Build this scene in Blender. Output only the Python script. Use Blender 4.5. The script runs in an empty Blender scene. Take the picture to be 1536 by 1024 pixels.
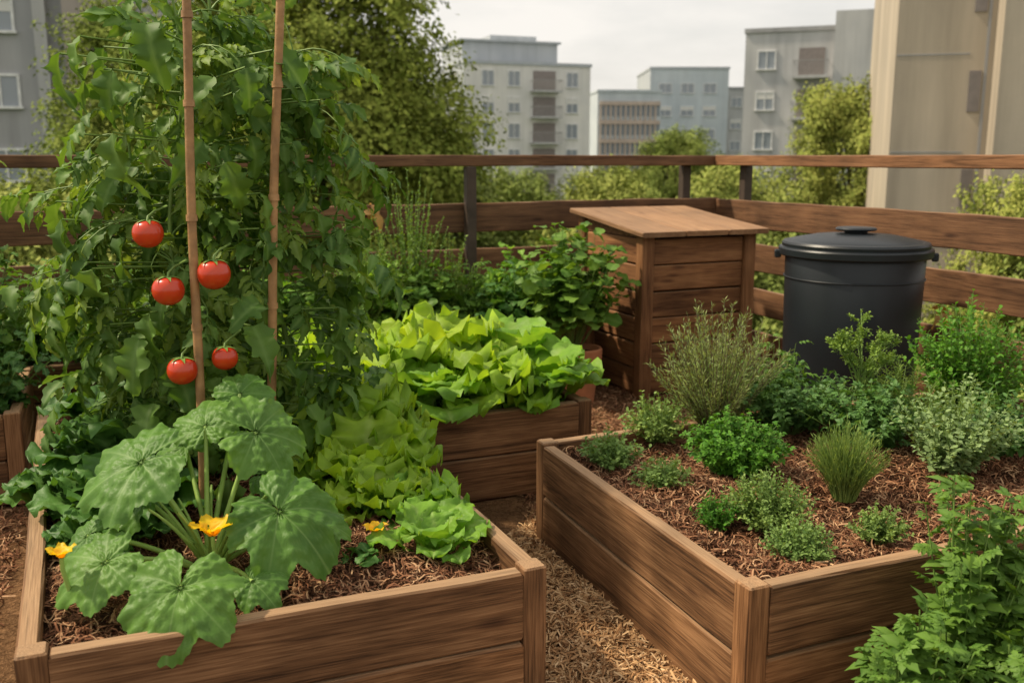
import bpy, math, numpy as np
from mathutils import Vector, Matrix
PI=math.pi
scene=bpy.context.scene

# ---------------------------------------------------------------- mesh helpers
class MB:
    def __init__(s): s.V=[];s.F=[];s.M=[];s.C=[];s.n=0
    def add(s,V,F,mat=0,col=None):
        V=np.asarray(V,float).reshape(-1,3);F=np.asarray(F,int)
        s.V.append(V);s.F.append(F+s.n);s.M.append(np.full(len(F),mat));s.n+=len(V)
        s.C.append(np.zeros(len(V)) if col is None else np.asarray(col,float).ravel())
    def mesh(s,name,mats,smooth=True):
        me=bpy.data.meshes.new(name)
        V=np.concatenate(s.V)
        li=np.concatenate([f.ravel() for f in s.F])
        tot=np.concatenate([np.full(len(f),f.shape[1]) for f in s.F])
        st=np.concatenate([[0],np.cumsum(tot)[:-1]])
        me.vertices.add(len(V));me.vertices.foreach_set("co",V.ravel())
        me.loops.add(len(li));me.loops.foreach_set("vertex_index",li.astype(np.int32))
        me.polygons.add(len(tot));me.polygons.foreach_set("loop_start",st.astype(np.int32))
        for m in mats: me.materials.append(m)
        me.polygons.foreach_set("material_index",np.concatenate(s.M).astype(np.int32))
        me.polygons.foreach_set("use_smooth",np.full(len(tot),smooth))
        a=me.attributes.new("tint",'FLOAT','POINT');a.data.foreach_set("value",np.concatenate(s.C).astype(np.float32))
        me.update(calc_edges=True)
        return me
def link(name,me,parent=None,loc=(0,0,0),rz=0.0,scale=(1,1,1)):
    o=bpy.data.objects.new(name,me);scene.collection.objects.link(o)
    o.location=loc;o.rotation_euler=(0,0,rz);o.scale=scale
    if parent: o.parent=parent
    return o
def empty(name,loc=(0,0,0),rz=0.0,parent=None):
    o=link(name,None,parent,loc,rz);o.empty_display_size=.2;return o
def nrm(a): return a/np.maximum(np.linalg.norm(a,axis=-1,keepdims=True),1e-9)
def frames(D,N):
    D=nrm(D);X=nrm(np.cross(D,N));Z=np.cross(X,D)
    return np.stack([X,D,Z],-1)
def inst(mb,T,M,P,S,mat=0):
    TV,TF,TC=T;K=len(P);n=len(TV)
    S=np.asarray(S,float)
    if S.ndim==1:S=S[:,None]*np.ones((1,3))
    V=np.einsum('kij,knj->kni',M,TV[None]*S[:,None,:])+P[:,None,:]
    F=(TF[None]+(np.arange(K)*n)[:,None,None]).reshape(-1,TF.shape[1])
    mb.add(V,F,mat,np.tile(TC,K))
def gridF(nu,nv):
    i=np.arange(nu)[:,None];j=np.arange(nv)[None]
    a=(i*(nv+1)+j);return np.stack([a,a+1,a+nv+2,a+nv+1],-1).reshape(-1,4)
def leafT(nu,nv,wf,fold=.2,droop=.3,ruf=0,rf=9,ph=0,tp=.7):
    t=np.linspace(0,1,nv+1);s=np.linspace(-1,1,nu+1);S,T=np.meshgrid(s,t,indexing='ij')
    w=wf(T);X=S*w
    Z=fold*np.abs(S)*w-droop*T**2+ruf*np.abs(S)**1.6*np.sin(rf*T+ph+(S>0)*1.9)*(.3+T)
    Y=T-.12*droop*T**2+ruf*.4*np.abs(S)**2*np.cos(rf*1.3*T+ph*2)
    C=np.exp(-(S/.15)**2)*tp*(1-.5*T)
    return np.stack([X,Y,Z],-1).reshape(-1,3),gridF(nu,nv),C.ravel()
def merge(Ts):
    V=[];F=[];C=[];n=0
    for v,f,c in Ts: V.append(v);F.append(f+n);C.append(c);n+=len(v)
    return np.concatenate(V),np.concatenate(F),np.concatenate(C)
def xf(T,ang=0,tilt=0,s=1,off=(0,0,0)):
    v=T[0]*s;ct,st_=math.cos(tilt),math.sin(tilt)
    y=v[:,1]*ct-v[:,2]*st_;z=v[:,1]*st_+v[:,2]*ct;x=v[:,0]
    c,sn=math.cos(ang),math.sin(ang)
    return np.stack([x*c-y*sn,x*sn+y*c,z],-1)+np.array(off),T[1],T[2]
def tube(mb,paths,r0,r1,mat=0,sides=5):
    P=np.asarray(paths,float)
    if P.ndim==2:P=P[None]
    K,n,_=P.shape
    D=nrm(np.gradient(P,axis=1));ref=np.zeros_like(D);ref[...,0]=.13;ref[...,1]=1.0;ref[...,2]=.21
    A=nrm(np.cross(D,ref));B=np.cross(D,A)
    r=np.linspace(1,0,n)[None,:,None]
    r0=np.broadcast_to(np.asarray(r0,float).reshape(-1,1,1),(K,1,1));r1=np.broadcast_to(np.asarray(r1,float).reshape(-1,1,1),(K,1,1))
    rad=r1+(r0-r1)*r
    a=np.arange(sides)/sides*2*PI
    V=P[:,:,None,:]+rad[:,:,None,:]*(A[:,:,None,:]*np.cos(a)[None,None,:,None]+B[:,:,None,:]*np.sin(a)[None,None,:,None])
    i=np.arange(n-1)[:,None];j=np.arange(sides)[None];j2=(j+1)%sides
    f=np.stack([i*sides+j,i*sides+j2,(i+1)*sides+j2,(i+1)*sides+j],-1).reshape(-1,4)
    F=(f[None]+(np.arange(K)*n*sides)[:,None,None]).reshape(-1,4)
    mb.add(V,F,mat)
def lathe(prof,seg=64,sharp=False):
    prof=np.array(prof,float);a=np.arange(seg)/seg*2*PI
    if sharp:
        out=[prof[0]];brk=[]
        for i in range(1,len(prof)-1):
            d1=prof[i]-prof[i-1];d2=prof[i+1]-prof[i];c=np.dot(d1,d2)/(np.linalg.norm(d1)*np.linalg.norm(d2)+1e-12)
            out.append(prof[i])
            if c<.85: brk.append(len(out)-1);out.append(prof[i])
        out.append(prof[-1]);prof=np.array(out)
    else: brk=[]
    V=np.stack([prof[:,0,None]*np.cos(a),prof[:,0,None]*np.sin(a),np.repeat(prof[:,1,None],seg,1)],-1)
    n=len(prof);i=np.array([q for q in range(n-1) if q not in brk])[:,None];j=np.arange(seg)[None];j2=(j+1)%seg
    F=np.stack([i*seg+j,i*seg+j2,(i+1)*seg+j2,(i+1)*seg+j],-1).reshape(-1,4)
    return V.reshape(-1,3),F
def boxVF(x0,x1,y0,y1,z0,z1):
    V=[(x,y,z) for x in(x0,x1) for y in(y0,y1) for z in(z0,z1)]
    F=[(0,1,3,2),(4,6,7,5),(0,4,5,1),(2,3,7,6),(0,2,6,4),(1,5,7,3)]
    return V,F
def box(parent,name,x0,x1,y0,y1,z0,z1,mat):
    cx,cy,cz=(x0+x1)/2,(y0+y1)/2,(z0+z1)/2
    m=MB();V,F=boxVF(x0-cx,x1-cx,y0-cy,y1-cy,z0-cz,z1-cz);m.add(V,F)
    return link(name,m.mesh(name,[mat],False),parent,(cx,cy,cz))

# ---------------------------------------------------------------- materials
class NT:
    def __init__(s,name):
        s.m=bpy.data.materials.new(name);s.m.use_nodes=True;s.t=s.m.node_tree;s.n=s.t.nodes
        s.b=s.n['Principled BSDF'];s.o=s.n['Material Output']
    def N(s,typ,**k):
        x=s.n.new(typ)
        for a,v in k.items(): setattr(x,a,v)
        return x
    def L(s,a,b): s.t.links.new(a,b)
    def ramp(s,fac,cols):
        r=s.N('ShaderNodeValToRGB');e=r.color_ramp.elements
        while len(e)<len(cols): e.new(.5)
        for i,(p,c) in enumerate(cols): e[i].position=p;e[i].color=(*c,1)
        s.L(fac,r.inputs[0]);return r.outputs[0]
    def noise(s,vec,scale,detail=4,rough=.55,dist=0):
        x=s.N('ShaderNodeTexNoise');x.inputs['Scale'].default_value=scale;x.inputs['Detail'].default_value=detail
        x.inputs['Roughness'].default_value=rough;x.inputs['Distortion'].default_value=dist
        if vec is not None:s.L(vec,x.inputs['Vector'])
        return x.outputs['Fac']
    def mix(s,f,a,b,mode='MIX'):
        x=s.N('ShaderNodeMix',data_type='RGBA',blend_type=mode)
        if isinstance(f,(int,float)):x.inputs[0].default_value=f
        else:s.L(f,x.inputs[0])
        for i,v in((6,a),(7,b)):
            if isinstance(v,tuple):x.inputs[i].default_value=(*v,1)
            else:s.L(v,x.inputs[i])
        return x.outputs[2]
    def math(s,op,a,b=0.0,clamp=False):
        x=s.N('ShaderNodeMath',operation=op,use_clamp=clamp)
        for i,v in((0,a),(1,b)):
            if isinstance(v,(int,float)):x.inputs[i].default_value=v
            else:s.L(v,x.inputs[i])
        return x.outputs[0]
    def bump(s,h,st,dist=.01):
        b=s.N('ShaderNodeBump');b.inputs['Strength'].default_value=st;b.inputs['Distance'].default_value=dist
        s.L(h,b.inputs['Height']);s.L(b.outputs[0],s.b.inputs['Normal']);return b.outputs[0]
def wood(name,dark,mid,light,weather=(.3,.22,.15),wf=.5,rough=.75,scale=1.0):
    k=NT(name);tc=k.N('ShaderNodeTexCoord');oi=k.N('ShaderNodeObjectInfo')
    off=k.N('ShaderNodeVectorMath',operation='SCALE');off.inputs[0].default_value=(37,17,23);k.L(oi.outputs['Random'],off.inputs['Scale'])
    ad=k.N('ShaderNodeVectorMath',operation='ADD');k.L(tc.outputs['Object'],ad.inputs[0]);k.L(off.outputs[0],ad.inputs[1])
    mp=k.N('ShaderNodeMapping');mp.inputs['Scale'].default_value=(1.3*scale,24*scale,24*scale);k.L(ad.outputs[0],mp.inputs[0])
    g1=k.noise(mp.outputs[0],1.0,5,.62,.9)
    mp2=k.N('ShaderNodeMapping');mp2.inputs['Scale'].default_value=(6*scale,220*scale,220*scale);k.L(ad.outputs[0],mp2.inputs[0])
    g2=k.noise(mp2.outputs[0],1.0,2,.6)
    g3=k.noise(ad.outputs[0],2.6,3)
    f=k.math('ADD',k.math('MULTIPLY',g1,.58),k.math('MULTIPLY',g2,.42))
    c=k.ramp(f,[(.37,dark),(.5,mid),(.64,light)])
    vo=k.N('ShaderNodeTexVoronoi');mp3=k.N('ShaderNodeMapping');mp3.inputs['Scale'].default_value=(2.2,8,8);k.L(ad.outputs[0],mp3.inputs[0]);k.L(mp3.outputs[0],vo.inputs['Vector'])
    vo.inputs['Scale'].default_value=1.0
    kn=k.ramp(vo.outputs['Distance'],[(.0,(.2,.17,.15)),(.08,(.55,.5,.5)),(.15,(1,1,1))])
    c=k.mix(.85,c,kn,'MULTIPLY')
    bl=k.ramp(g3,[(.3,(.6,.57,.54)),(.7,(1.2,1.15,1.1))])
    c=k.mix(1.0,c,bl,'MULTIPLY')
    rr=k.ramp(oi.outputs['Random'],[(0,(.8,.78,.76)),(.5,(1,1,1)),(1,(1.2,1.15,1.08))])
    c=k.mix(1.0,c,rr,'MULTIPLY')
    ge=k.N('ShaderNodeNewGeometry');sx=k.N('ShaderNodeSeparateXYZ');k.L(ge.outputs['Normal'],sx.inputs[0])
    up=k.math('MULTIPLY',k.math('SUBTRACT',sx.outputs[2],.6,True),2.4,True)
    up=k.math('MULTIPLY',up,k.math('MULTIPLY',k.math('ADD',g2,.25),wf),True)
    c=k.mix(up,c,weather)
    k.L(c,k.b.inputs['Base Color']);k.b.inputs['Roughness'].default_value=rough;k.b.inputs['Specular IOR Level'].default_value=.25
    k.bump(f,.6,.006);return k.m
def leafmat(name,a,b,vein=None,rough=.45,tr=.28,spec=.4,ns=9.0,bump=True):
    k=NT(name);ge=k.N('ShaderNodeNewGeometry');tc=k.N('ShaderNodeTexCoord');oi=k.N('ShaderNodeObjectInfo')
    n=k.noise(tc.outputs['Object'],ns,2)
    c=k.ramp(k.math('ADD',k.math('MULTIPLY',ge.outputs['Random Per Island'],.7),k.math('MULTIPLY',n,.3)),[(.05,a),(.85,b)])
    c=k.mix(1.0,c,k.ramp(n,[(.3,(.76,.78,.76)),(.7,(1.18,1.14,1.08))]),'MULTIPLY')
    c=k.mix(1.0,c,k.ramp(oi.outputs['Random'],[(0,(.88,.93,.88)),(1,(1.15,1.07,.95))]),'MULTIPLY')
    if vein:
        at=k.N('ShaderNodeAttribute',attribute_name='tint');c=k.mix(at.outputs['Fac'],c,vein)
    k.L(c,k.b.inputs['Base Color']);k.b.inputs['Roughness'].default_value=rough;k.b.inputs['Specular IOR Level'].default_value=spec
    if bump:
        k.bump(k.noise(tc.outputs['Object'],80.0,2),.4,.004)
    if tr>0:
        t=k.N('ShaderNodeBsdfTranslucent');c2=k.mix(1.0,c,(1.7,1.55,.6),'MULTIPLY');k.L(c2,t.inputs['Color'])
        ms=k.N('ShaderNodeMixShader');ms.inputs[0].default_value=tr;k.L(k.b.outputs[0],ms.inputs[1]);k.L(t.outputs[0],ms.inputs[2]);k.L(ms.outputs[0],k.o.inputs[0])
    return k.m
def plain(name,c,rough=.7,spec=.4,var=.15,scale=4.0,bump=0.0,metal=0.0,bs=40):
    k=NT(name);tc=k.N('ShaderNodeTexCoord');n=k.noise(tc.outputs['Object'],scale,4)
    lo=tuple(x*(1-var) for x in c);hi=tuple(x*(1+var) for x in c)
    k.L(k.ramp(n,[(.3,lo),(.7,hi)]),k.b.inputs['Base Color']);k.b.inputs['Roughness'].default_value=rough
    k.b.inputs['Specular IOR Level'].default_value=spec;k.b.inputs['Metallic'].default_value=metal
    if bump: k.bump(k.noise(tc.outputs['Object'],bs,3),bump,.01)
    return k.m
def island(name,cols,rough=.9):
    k=NT(name);ge=k.N('ShaderNodeNewGeometry');k.L(k.ramp(ge.outputs['Random Per Island'],cols),k.b.inputs['Base Color'])
    k.b.inputs['Roughness'].default_value=rough;k.b.inputs['Specular IOR Level'].default_value=.15;return k.m
def soilmat(name,a,b):
    k=NT(name);tc=k.N('ShaderNodeTexCoord')
    n=k.noise(tc.outputs['Object'],45,5,.7,1.2);n2=k.noise(tc.outputs['Object'],5,2)
    c=k.ramp(n,[(.35,a),(.65,b)]);c=k.mix(1.0,c,k.ramp(n2,[(.3,(.7,.7,.7)),(.7,(1.1,1.1,1.1))]),'MULTIPLY')
    k.L(c,k.b.inputs['Base Color']);k.b.inputs['Roughness'].default_value=.95;k.b.inputs['Specular IOR Level'].default_value=.1;k.bump(n,1.0,.03);return k.m
def concrete(name,c,streak=.12):
    k=NT(name);tc=k.N('ShaderNodeTexCoord');mp=k.N('ShaderNodeMapping');mp.inputs['Scale'].default_value=(.9,.9,.08);k.L(tc.outputs['Object'],mp.inputs[0])
    n=k.noise(mp.outputs[0],1.5,5);n2=k.noise(tc.outputs['Object'],.35,4);n3=k.noise(tc.outputs['Object'],12,3)
    c1=k.mix(1.0,c,k.ramp(n,[(.3,(1-streak*1.6,)*3),(.7,(1+streak*.6,)*3)]),'MULTIPLY')
    c1=k.mix(1.0,c1,k.ramp(n2,[(.3,(.88,.89,.9)),(.7,(1.05,1.04,1.02))]),'MULTIPLY')
    k.L(c1,k.b.inputs['Base Color']);k.b.inputs['Roughness'].default_value=.85;k.b.inputs['Specular IOR Level'].default_value=.2;k.bump(n3,.3,.01);return k.m

W_BED=wood('bed_wood',(.06,.029,.012),(.185,.094,.042),(.33,.185,.09),(.46,.3,.17),.75)
W_FENCE=wood('fence_wood',(.075,.038,.018),(.175,.09,.045),(.25,.138,.07),(.36,.22,.13),.6,.65)
W_BIN=wood('bin_wood',(.09,.038,.016),(.225,.107,.046),(.33,.172,.078),(.42,.27,.15),.5,.65)
W_LID=wood('bin_lid_wood',(.17,.092,.048),(.27,.155,.082),(.35,.215,.12),(.36,.23,.13),.4,.65)
W_POST=plain('post_dark_wood',(.06,.042,.03),.6,.3,.3,6,.2)
BAMBOO=plain('bamboo',(.36,.2,.085),.5,.4,.35,14,.3)
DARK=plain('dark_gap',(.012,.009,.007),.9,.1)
SOIL=soilmat('soil_mulch',(.03,.014,.008),(.15,.07,.036))
SOILP=soilmat('path_straw',(.12,.06,.026),(.36,.2,.095))
CHIP=island('mulch_chips',[(0,(.06,.026,.014)),(.35,(.18,.076,.038)),(.7,(.32,.155,.078)),(1,(.54,.34,.19))])
STRAW=island('straw_chips',[(0,(.18,.085,.033)),(.35,(.4,.22,.1)),(.75,(.56,.35,.17)),(1,(.7,.49,.28))])
STEM=plain('green_stem',(.16,.26,.055),.5,.4,.2,20)
STEMD=plain('woody_stem',(.14,.12,.06),.7,.3,.2,20)
L_TOM=leafmat('tomato_leaf',(.05,.125,.022),(.14,.26,.05),(.2,.32,.09),.55,.3,.25,9,False)
L_TOM2=leafmat('tomato_fine_leaf',(.11,.2,.028),(.23,.34,.06),(.25,.36,.1),.55,.34,.25,9,False)
L_ZUC=leafmat('zucchini_leaf',(.06,.17,.028),(.11,.24,.042),(.26,.4,.13),.5,.25,.3)
L_LET=leafmat('lettuce_leaf',(.18,.37,.022),(.34,.5,.05),(.45,.57,.16),.5,.4,.25)
L_LET2=leafmat('butter_lettuce_leaf',(.1,.27,.03),(.22,.42,.055),(.4,.54,.16),.5,.36,.25)
L_KALE=leafmat('kale_leaf',(.04,.125,.028),(.085,.205,.042),(.17,.3,.09),.5,.25,.3)
L_PAR=leafmat('parsley_leaf',(.045,.16,.015),(.12,.3,.03),None,.55,.25,.25,9,False)
L_BUSH=leafmat('bush_leaf',(.055,.15,.02),(.14,.27,.04),(.18,.3,.07),.55,.28,.25,9,False)
L_THY=leafmat('thyme_leaf',(.11,.21,.05),(.25,.37,.11),None,.6,.22,.25,9,False)
L_SAGE=leafmat('sage_leaf',(.16,.26,.1),(.3,.42,.2),None,.6,.22,.25,9,False)
L_ROS=leafmat('rosemary_leaf',(.15,.24,.08),(.34,.43,.19),None,.6,.22,.25,9,False)
L_DILL=leafmat('dill_leaf',(.1,.2,.035),(.22,.34,.07),None,.6,.25,.25,9,False)
L_TREE=leafmat('tree_leaf',(.15,.21,.035),(.28,.33,.07),None,.8,0,.1,.7,False)  # background leaf colours lightened to stand in for distance haze
L_TREE2=leafmat('light_tree_leaf',(.2,.27,.06),(.34,.385,.11),None,.8,0,.1,.7,False)
L_TREE3=leafmat('dark_tree_leaf',(.15,.22,.065),(.27,.33,.105),None,.8,0,.1,.7,False)
BARK=plain('bark',(.12,.09,.06),.9,.2,.35,5,.6,bs=12)
YEL=leafmat('zucchini_flower',(.85,.52,.01),(.92,.64,.02),None,.5,.35)
DRY=leafmat('dried_leaf',(.5,.25,.07),(.66,.4,.15),None,.6,.25)
k=NT('tomato_skin');tc=k.N('ShaderNodeTexCoord');k.L(k.ramp(k.noise(tc.outputs['Object'],9,2),[(.3,(.45,.016,.005)),(.75,(.62,.06,.01))]),k.b.inputs['Base Color'])
k.b.inputs['Roughness'].default_value=.25;k.b.inputs['Coat Weight'].default_value=.2;TOMATO=k.m
BLACKP=plain('black_plastic',(.010,.0135,.0165),.4,.42,.2,3,.04,bs=150)
TERRA=plain('terracotta',(.42,.17,.08),.8,.2,.2,8,.2)

# ---------------------------------------------------------------- leaf templates
def saw(x): return 2*np.abs((x%1)-.5)
tomleaf=lambda sd,ruf=.05:leafT(4,14,lambda t:.30*np.sin(PI*np.clip(t,0,1)**.7)**.8*(1-.42*saw(t*4.5))+.004,.3,.35,ruf,10,sd)
def compound(sd,n=3,term=.45):
    r=np.random.default_rng(sd);Ts=[]
    yy=np.linspace(.25,.62,n)
    rv,rf,rc=leafT(1,5,lambda t:.012+0*t,0,.0)
    v=rv.copy();v[:,2]=-.25*v[:,1]**2;v[:,1]*=.7;Ts.append((v,rf,rc*0+.5))
    for i,y in enumerate(yy):
        for sg in(-1,1):
            T=tomleaf(r.uniform(0,6));Ts.append(xf(T,sg*-r.uniform(.8,1.25),r.uniform(-.7,-.1),r.uniform(.28,.42),(0,y,-.25*(y/.7)**2)))
    Ts.append(xf(tomleaf(r.uniform(0,6)),r.uniform(-.2,.2),r.uniform(-.9,-.4),term,(0,.68,-.25)))
    return merge(Ts)
COMP=[compound(i) for i in range(5)]
def frill(sd,w=.4,ruf=.11,waves=5.0,bend=1.5,nu=12,nv=24,stalk=.05,pw=1.35,bp=2.2):
    t=np.linspace(0,1,nv+1);s=np.linspace(-1,1,nu+1);S,T=np.meshgrid(s,t,indexing='ij')
    W=stalk+w*np.where(T<.68,np.sin(.5*PI*(T/.68)**pw),np.sqrt(np.clip(1-((T-.68)/.33)**2,0,1)))
    W=W*(1+.05*np.sin(T*37+sd)*(T<.9))-stalk*np.clip((T-.9)/.1,0,1)
    rfl=ruf*np.abs(S)**2.2*(.25+T)*(np.sin(2*PI*waves*T+sd+(S>0)*2.1)+.5*np.sin(2*PI*waves*2.1*T+sd*3+(S>0)))
    top=np.clip((T-.75)/.25,0,1);rfl=rfl*(1-.4*top)+ruf*.7*top*np.sin(S*8+sd)
    cr=.018*np.sin(T*30+S*5+sd)*np.sin(S*8+sd)+.012*np.sin(T*55+S*13)
    a=bend*T**bp
    cy=np.cumsum(np.cos(a),1)/(nv+1);cz=-np.cumsum(np.sin(a),1)/(nv+1)
    h=rfl+cr+.3*np.abs(S)*W*(1-T*.6)
    X=S*W;Y=cy+np.sin(a)*h;Z=cz+np.cos(a)*h
    C=np.exp(-(S/.11)**2)*.85*(1-.6*T)+.14*np.exp(-(((T*6-np.abs(S)*1.2)%1-.5)/.13)**2)*(np.abs(S)<.85)
    return np.stack([X,Y,Z],-1).reshape(-1,3),gridF(nu,nv),C.ravel()
LETT=[frill(i*1.3+.2,.36,.115,4.8,1.2+.2*i) for i in range(5)]
BUTT=[frill(i*1.7+.5,.42,.06,2.8,1.1+.2*i,pw=1.7) for i in range(5)]
KALEF=[frill(i*1.1+.3,.34,.07,3.5,1.2+.15*i,pw=1.2) for i in range(4)]
KALE=[leafT(6,12,lambda t:(.05+.34*np.sin(PI*np.clip(t*.88,0,1)**1.2))*(1-.2*saw(t*5)),.2,.4,.09,16,i*1.1,.8) for i in range(4)]
OVATE=leafT(2,5,lambda t:.28*np.sin(PI*np.clip(t*.97+.01,0,1)**.8)+.005,.25,.25)
LOBED=merge([xf(leafT(2,5,lambda t:.3*np.sin(PI*t**.8)*(1-.3*saw(t*2.5))+.01,.25,.3),a,.05,s,(0,.12,0)) for a,s in((0,.88),(.95,.65),(-.95,.65))])
ROUNDL=leafT(6,8,lambda t:.5*np.sqrt(np.clip(1-(2*t-1)**2,0,1))*(1+.1*np.sin(t*14))+.01,.12,.3,.07,12)
NEEDLE=(np.array([(0,0,0),(.07,.5,.02),(0,1,-.03),(-.07,.5,.02)]),np.array([[0,1,2,3]]),np.zeros(4))
SMALL=(np.array([(0,0,0),(.32,.35,.07),(.26,.75,.05),(0,1,-.08),(-.26,.75,.05),(-.32,.35,.07),(0,.5,-.02)]),np.array([[0,1,6,5],[1,2,3,6],[6,3,4,5]]),np.zeros(7))
TLEAF=(np.array([(0,0,0),(.34,.45,.08),(0,1,-.06),(-.34,.45,.08)]),np.array([[0,1,2],[0,2,3]]),np.zeros(4))

def stems(r,base,n,spread,height,npts=8,pw=1.3,jit=.02,droop=0.0,flat=.45,b0=.15):
    az=r.uniform(0,2*PI,n);q=np.sqrt(r.uniform(0,1,n));rad=q*spread;h=height*(1-flat*q**2)*r.uniform(.72,1.05,n)
    t=np.linspace(0,1,npts)[None,:]
    hx=(rad*b0)[:,None]+(rad*(1-b0))[:,None]*t**pw
    x=np.cos(az)[:,None]*hx;y=np.sin(az)[:,None]*hx;z=h[:,None]*t-droop*rad[:,None]*t**3
    P=np.stack([x,y,z],-1)+np.array(base)
    P+=np.cumsum(r.normal(0,jit/npts,P.shape),1)*np.array([1,1,.5])
    return P
def leaves_on(r,mb,paths,per,T,size,mat,t0=.3,up=.5,out=.8,upn=1.0,taper=.4):
    K,n,_=paths.shape
    t=np.tile(np.linspace(t0,1,per),(K,1))+r.normal(0,.02,(K,per));t=np.clip(t,0,.999)
    f=t*(n-1);i=f.astype(int);fr=(f-i)[...,None];k=np.arange(K)[:,None]
    A=paths[k,i];B=paths[k,np.minimum(i+1,n-1)];P=A+(B-A)*fr;D=nrm(B-A)
    a=(np.arange(per)*2.4)[None]+r.uniform(0,6.28,(K,1))+r.normal(0,.3,(K,per))
    H=np.stack([np.cos(a),np.sin(a),np.zeros_like(a)],-1)
    H=nrm(H-np.sum(H*D,-1,keepdims=True)*D)
    L=nrm(H*out+D*up+r.normal(0,.18,P.shape))
    Nn=nrm(np.array([0,0,upn])+D*.3+r.normal(0,.35,P.shape))
    S=size*r.uniform(.65,1.15,(K,per))*(1-taper*(t-t0)/(1-t0+1e-6))
    P=P.reshape(-1,3);M=frames(L.reshape(-1,3),Nn.reshape(-1,3));S=S.ravel()
    Ts=T if isinstance(T,list) else [T]
    ch=r.integers(0,len(Ts),len(P))
    for j,TT in enumerate(Ts):
        m=ch==j
        if m.any(): inst(mb,TT,M[m],P[m],S[m],mat)
def plant(name,pos,seed,n,spread,height,T,size,per,mats,t0=.3,up=.5,out=.8,pw=1.3,droop=0,flat=.45,sr=.002,jit=.03,taper=.4,b0=.15,upn=1.0,npts=8):
    r=np.random.default_rng(seed);mb=MB()
    P=stems(r,(0,0,0),n,spread,height,npts,pw,jit,droop,flat,b0)
    tube(mb,P,sr,sr*.5,1,4)
    leaves_on(r,mb,P,per,T,size,0,t0,up,out,upn,taper)
    return link(name,mb.mesh(name,mats),None,pos)

# ---------------------------------------------------------------- boards
def boardmesh(name,L,h,t,mat,seed=0,ch=.006,warp=.003):
    r=np.random.default_rng(seed);n=max(4,int(L/.12))
    y=t/2;z=h/2;c=min(ch,t*.3)
    prof=np.array([(-y+c,-z),(y-c,-z),(y,-z+c),(y,z-c),(y-c,z),(-y+c,z),(-y,z-c),(-y,-z+c)])
    xs=np.concatenate([[-L/2],np.linspace(-L/2+c,L/2-c,n),[L/2]]);m=len(xs)
    V=np.zeros((m,8,3));V[:,:,0]=xs[:,None];V[:,:,1:]=prof[None]
    V[0,:,1:]*=(1-2*c/max(t,h));V[-1,:,1:]*=(1-2*c/max(t,h))
    ph=r.uniform(0,6,4)
    V[:,:,1]+=(warp*np.sin(xs*2.1+ph[0])+warp*.4*np.sin(xs*7+ph[1]))[:,None]
    V[:,:,2]+=(warp*.6*np.sin(xs*1.7+ph[2])+warp*.3*np.sin(xs*9+ph[3]))[:,None]
    V[1:-1]+=r.normal(0,warp*.15,(m-2,8,3))
    i=np.arange(m-1)[:,None];j=np.arange(8)[None];j2=(j+1)%8
    F=np.stack([i*8+j,(i+1)*8+j,(i+1)*8+j2,i*8+j2],-1).reshape(-1,4)
    mb=MB();mb.add(V,F)
    mb.F.append(np.array([list(range(8)),list(range((m-1)*8+7,(m-1)*8-1,-1))]));mb.M.append(np.zeros(2))
    return mb.mesh(name,[mat],False)
_bs=[0]
def board(parent,name,p0,p1,z0,h,t,mat,warp=.003,ch=.006):
    _bs[0]+=1
    p0=np.array(p0,float);p1=np.array(p1,float);d=p1-p0;L=np.hypot(*d)
    return link(name,boardmesh(name,L,h,t,mat,_bs[0],ch,warp),parent,((p0[0]+p1[0])/2,(p0[1]+p1[1])/2,z0+h/2),math.atan2(d[1],d[0]))
def post(parent,name,x,y,z0,z1,s,mat,rz,sy=None):
    _bs[0]+=1
    me=boardmesh(name,z1-z0,s,sy or s,mat,_bs[0],.005,.0008)
    o=link(name,me,parent,(x,y,(z0+z1)/2));o.rotation_euler=(0,-PI/2,rz);return o
def chipT(sd):
    r=np.random.default_rng(sd);n=5;t=np.linspace(-.5,.5,n);a=r.uniform(-1.5,1.5)
    cx=t*np.cos(a*t);cy=np.sin(a*t)*t*1.2;cz=.12*np.sin(t*5+r.uniform(0,6))
    V=[]
    for i in range(n): V+= [(cx[i],cy[i]-.035,cz[i]),(cx[i],cy[i]+.035,cz[i]+.03)]
    F=[(2*i,2*i+2,2*i+3,2*i+1) for i in range(n-1)]
    return np.array(V),np.array(F),np.zeros(2*n)
CH=[chipT(i) for i in range(7)]
def chips(mb,r,quad,n,z,size,mat,tilt=.35,zj=.012):
    a,b,c,d=[np.array(q,float) for q in quad]
    u=r.uniform(0,1,(n,1));v=r.uniform(0,1,(n,1))
    P2=(a*(1-u)+b*u)*(1-v)+(d*(1-u)+c*u)*v
    P=np.concatenate([P2,z(P2)[:,None]+r.uniform(0,zj,(n,1))],1)
    az=r.uniform(0,2*PI,n);N=nrm(np.stack([r.normal(0,tilt,n),r.normal(0,tilt,n),np.ones(n)],-1))
    D=np.stack([np.cos(az),np.sin(az),r.normal(0,tilt*.6,n)],-1);M=frames(D,N)
    S=size*r.uniform(.3,1.5,n);ch=r.integers(0,len(CH),n)
    for j,T in enumerate(CH):
        m=ch==j;inst(mb,T,M[m],P[m],S[m],mat)
def hump(P,amp=.018):
    x,y=P[:,0],P[:,1]
    return amp*(np.sin(x*5.1+y*2.3)+np.sin(y*6.7-x*3.1+1)+.5*np.sin(x*13+y*11))

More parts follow.
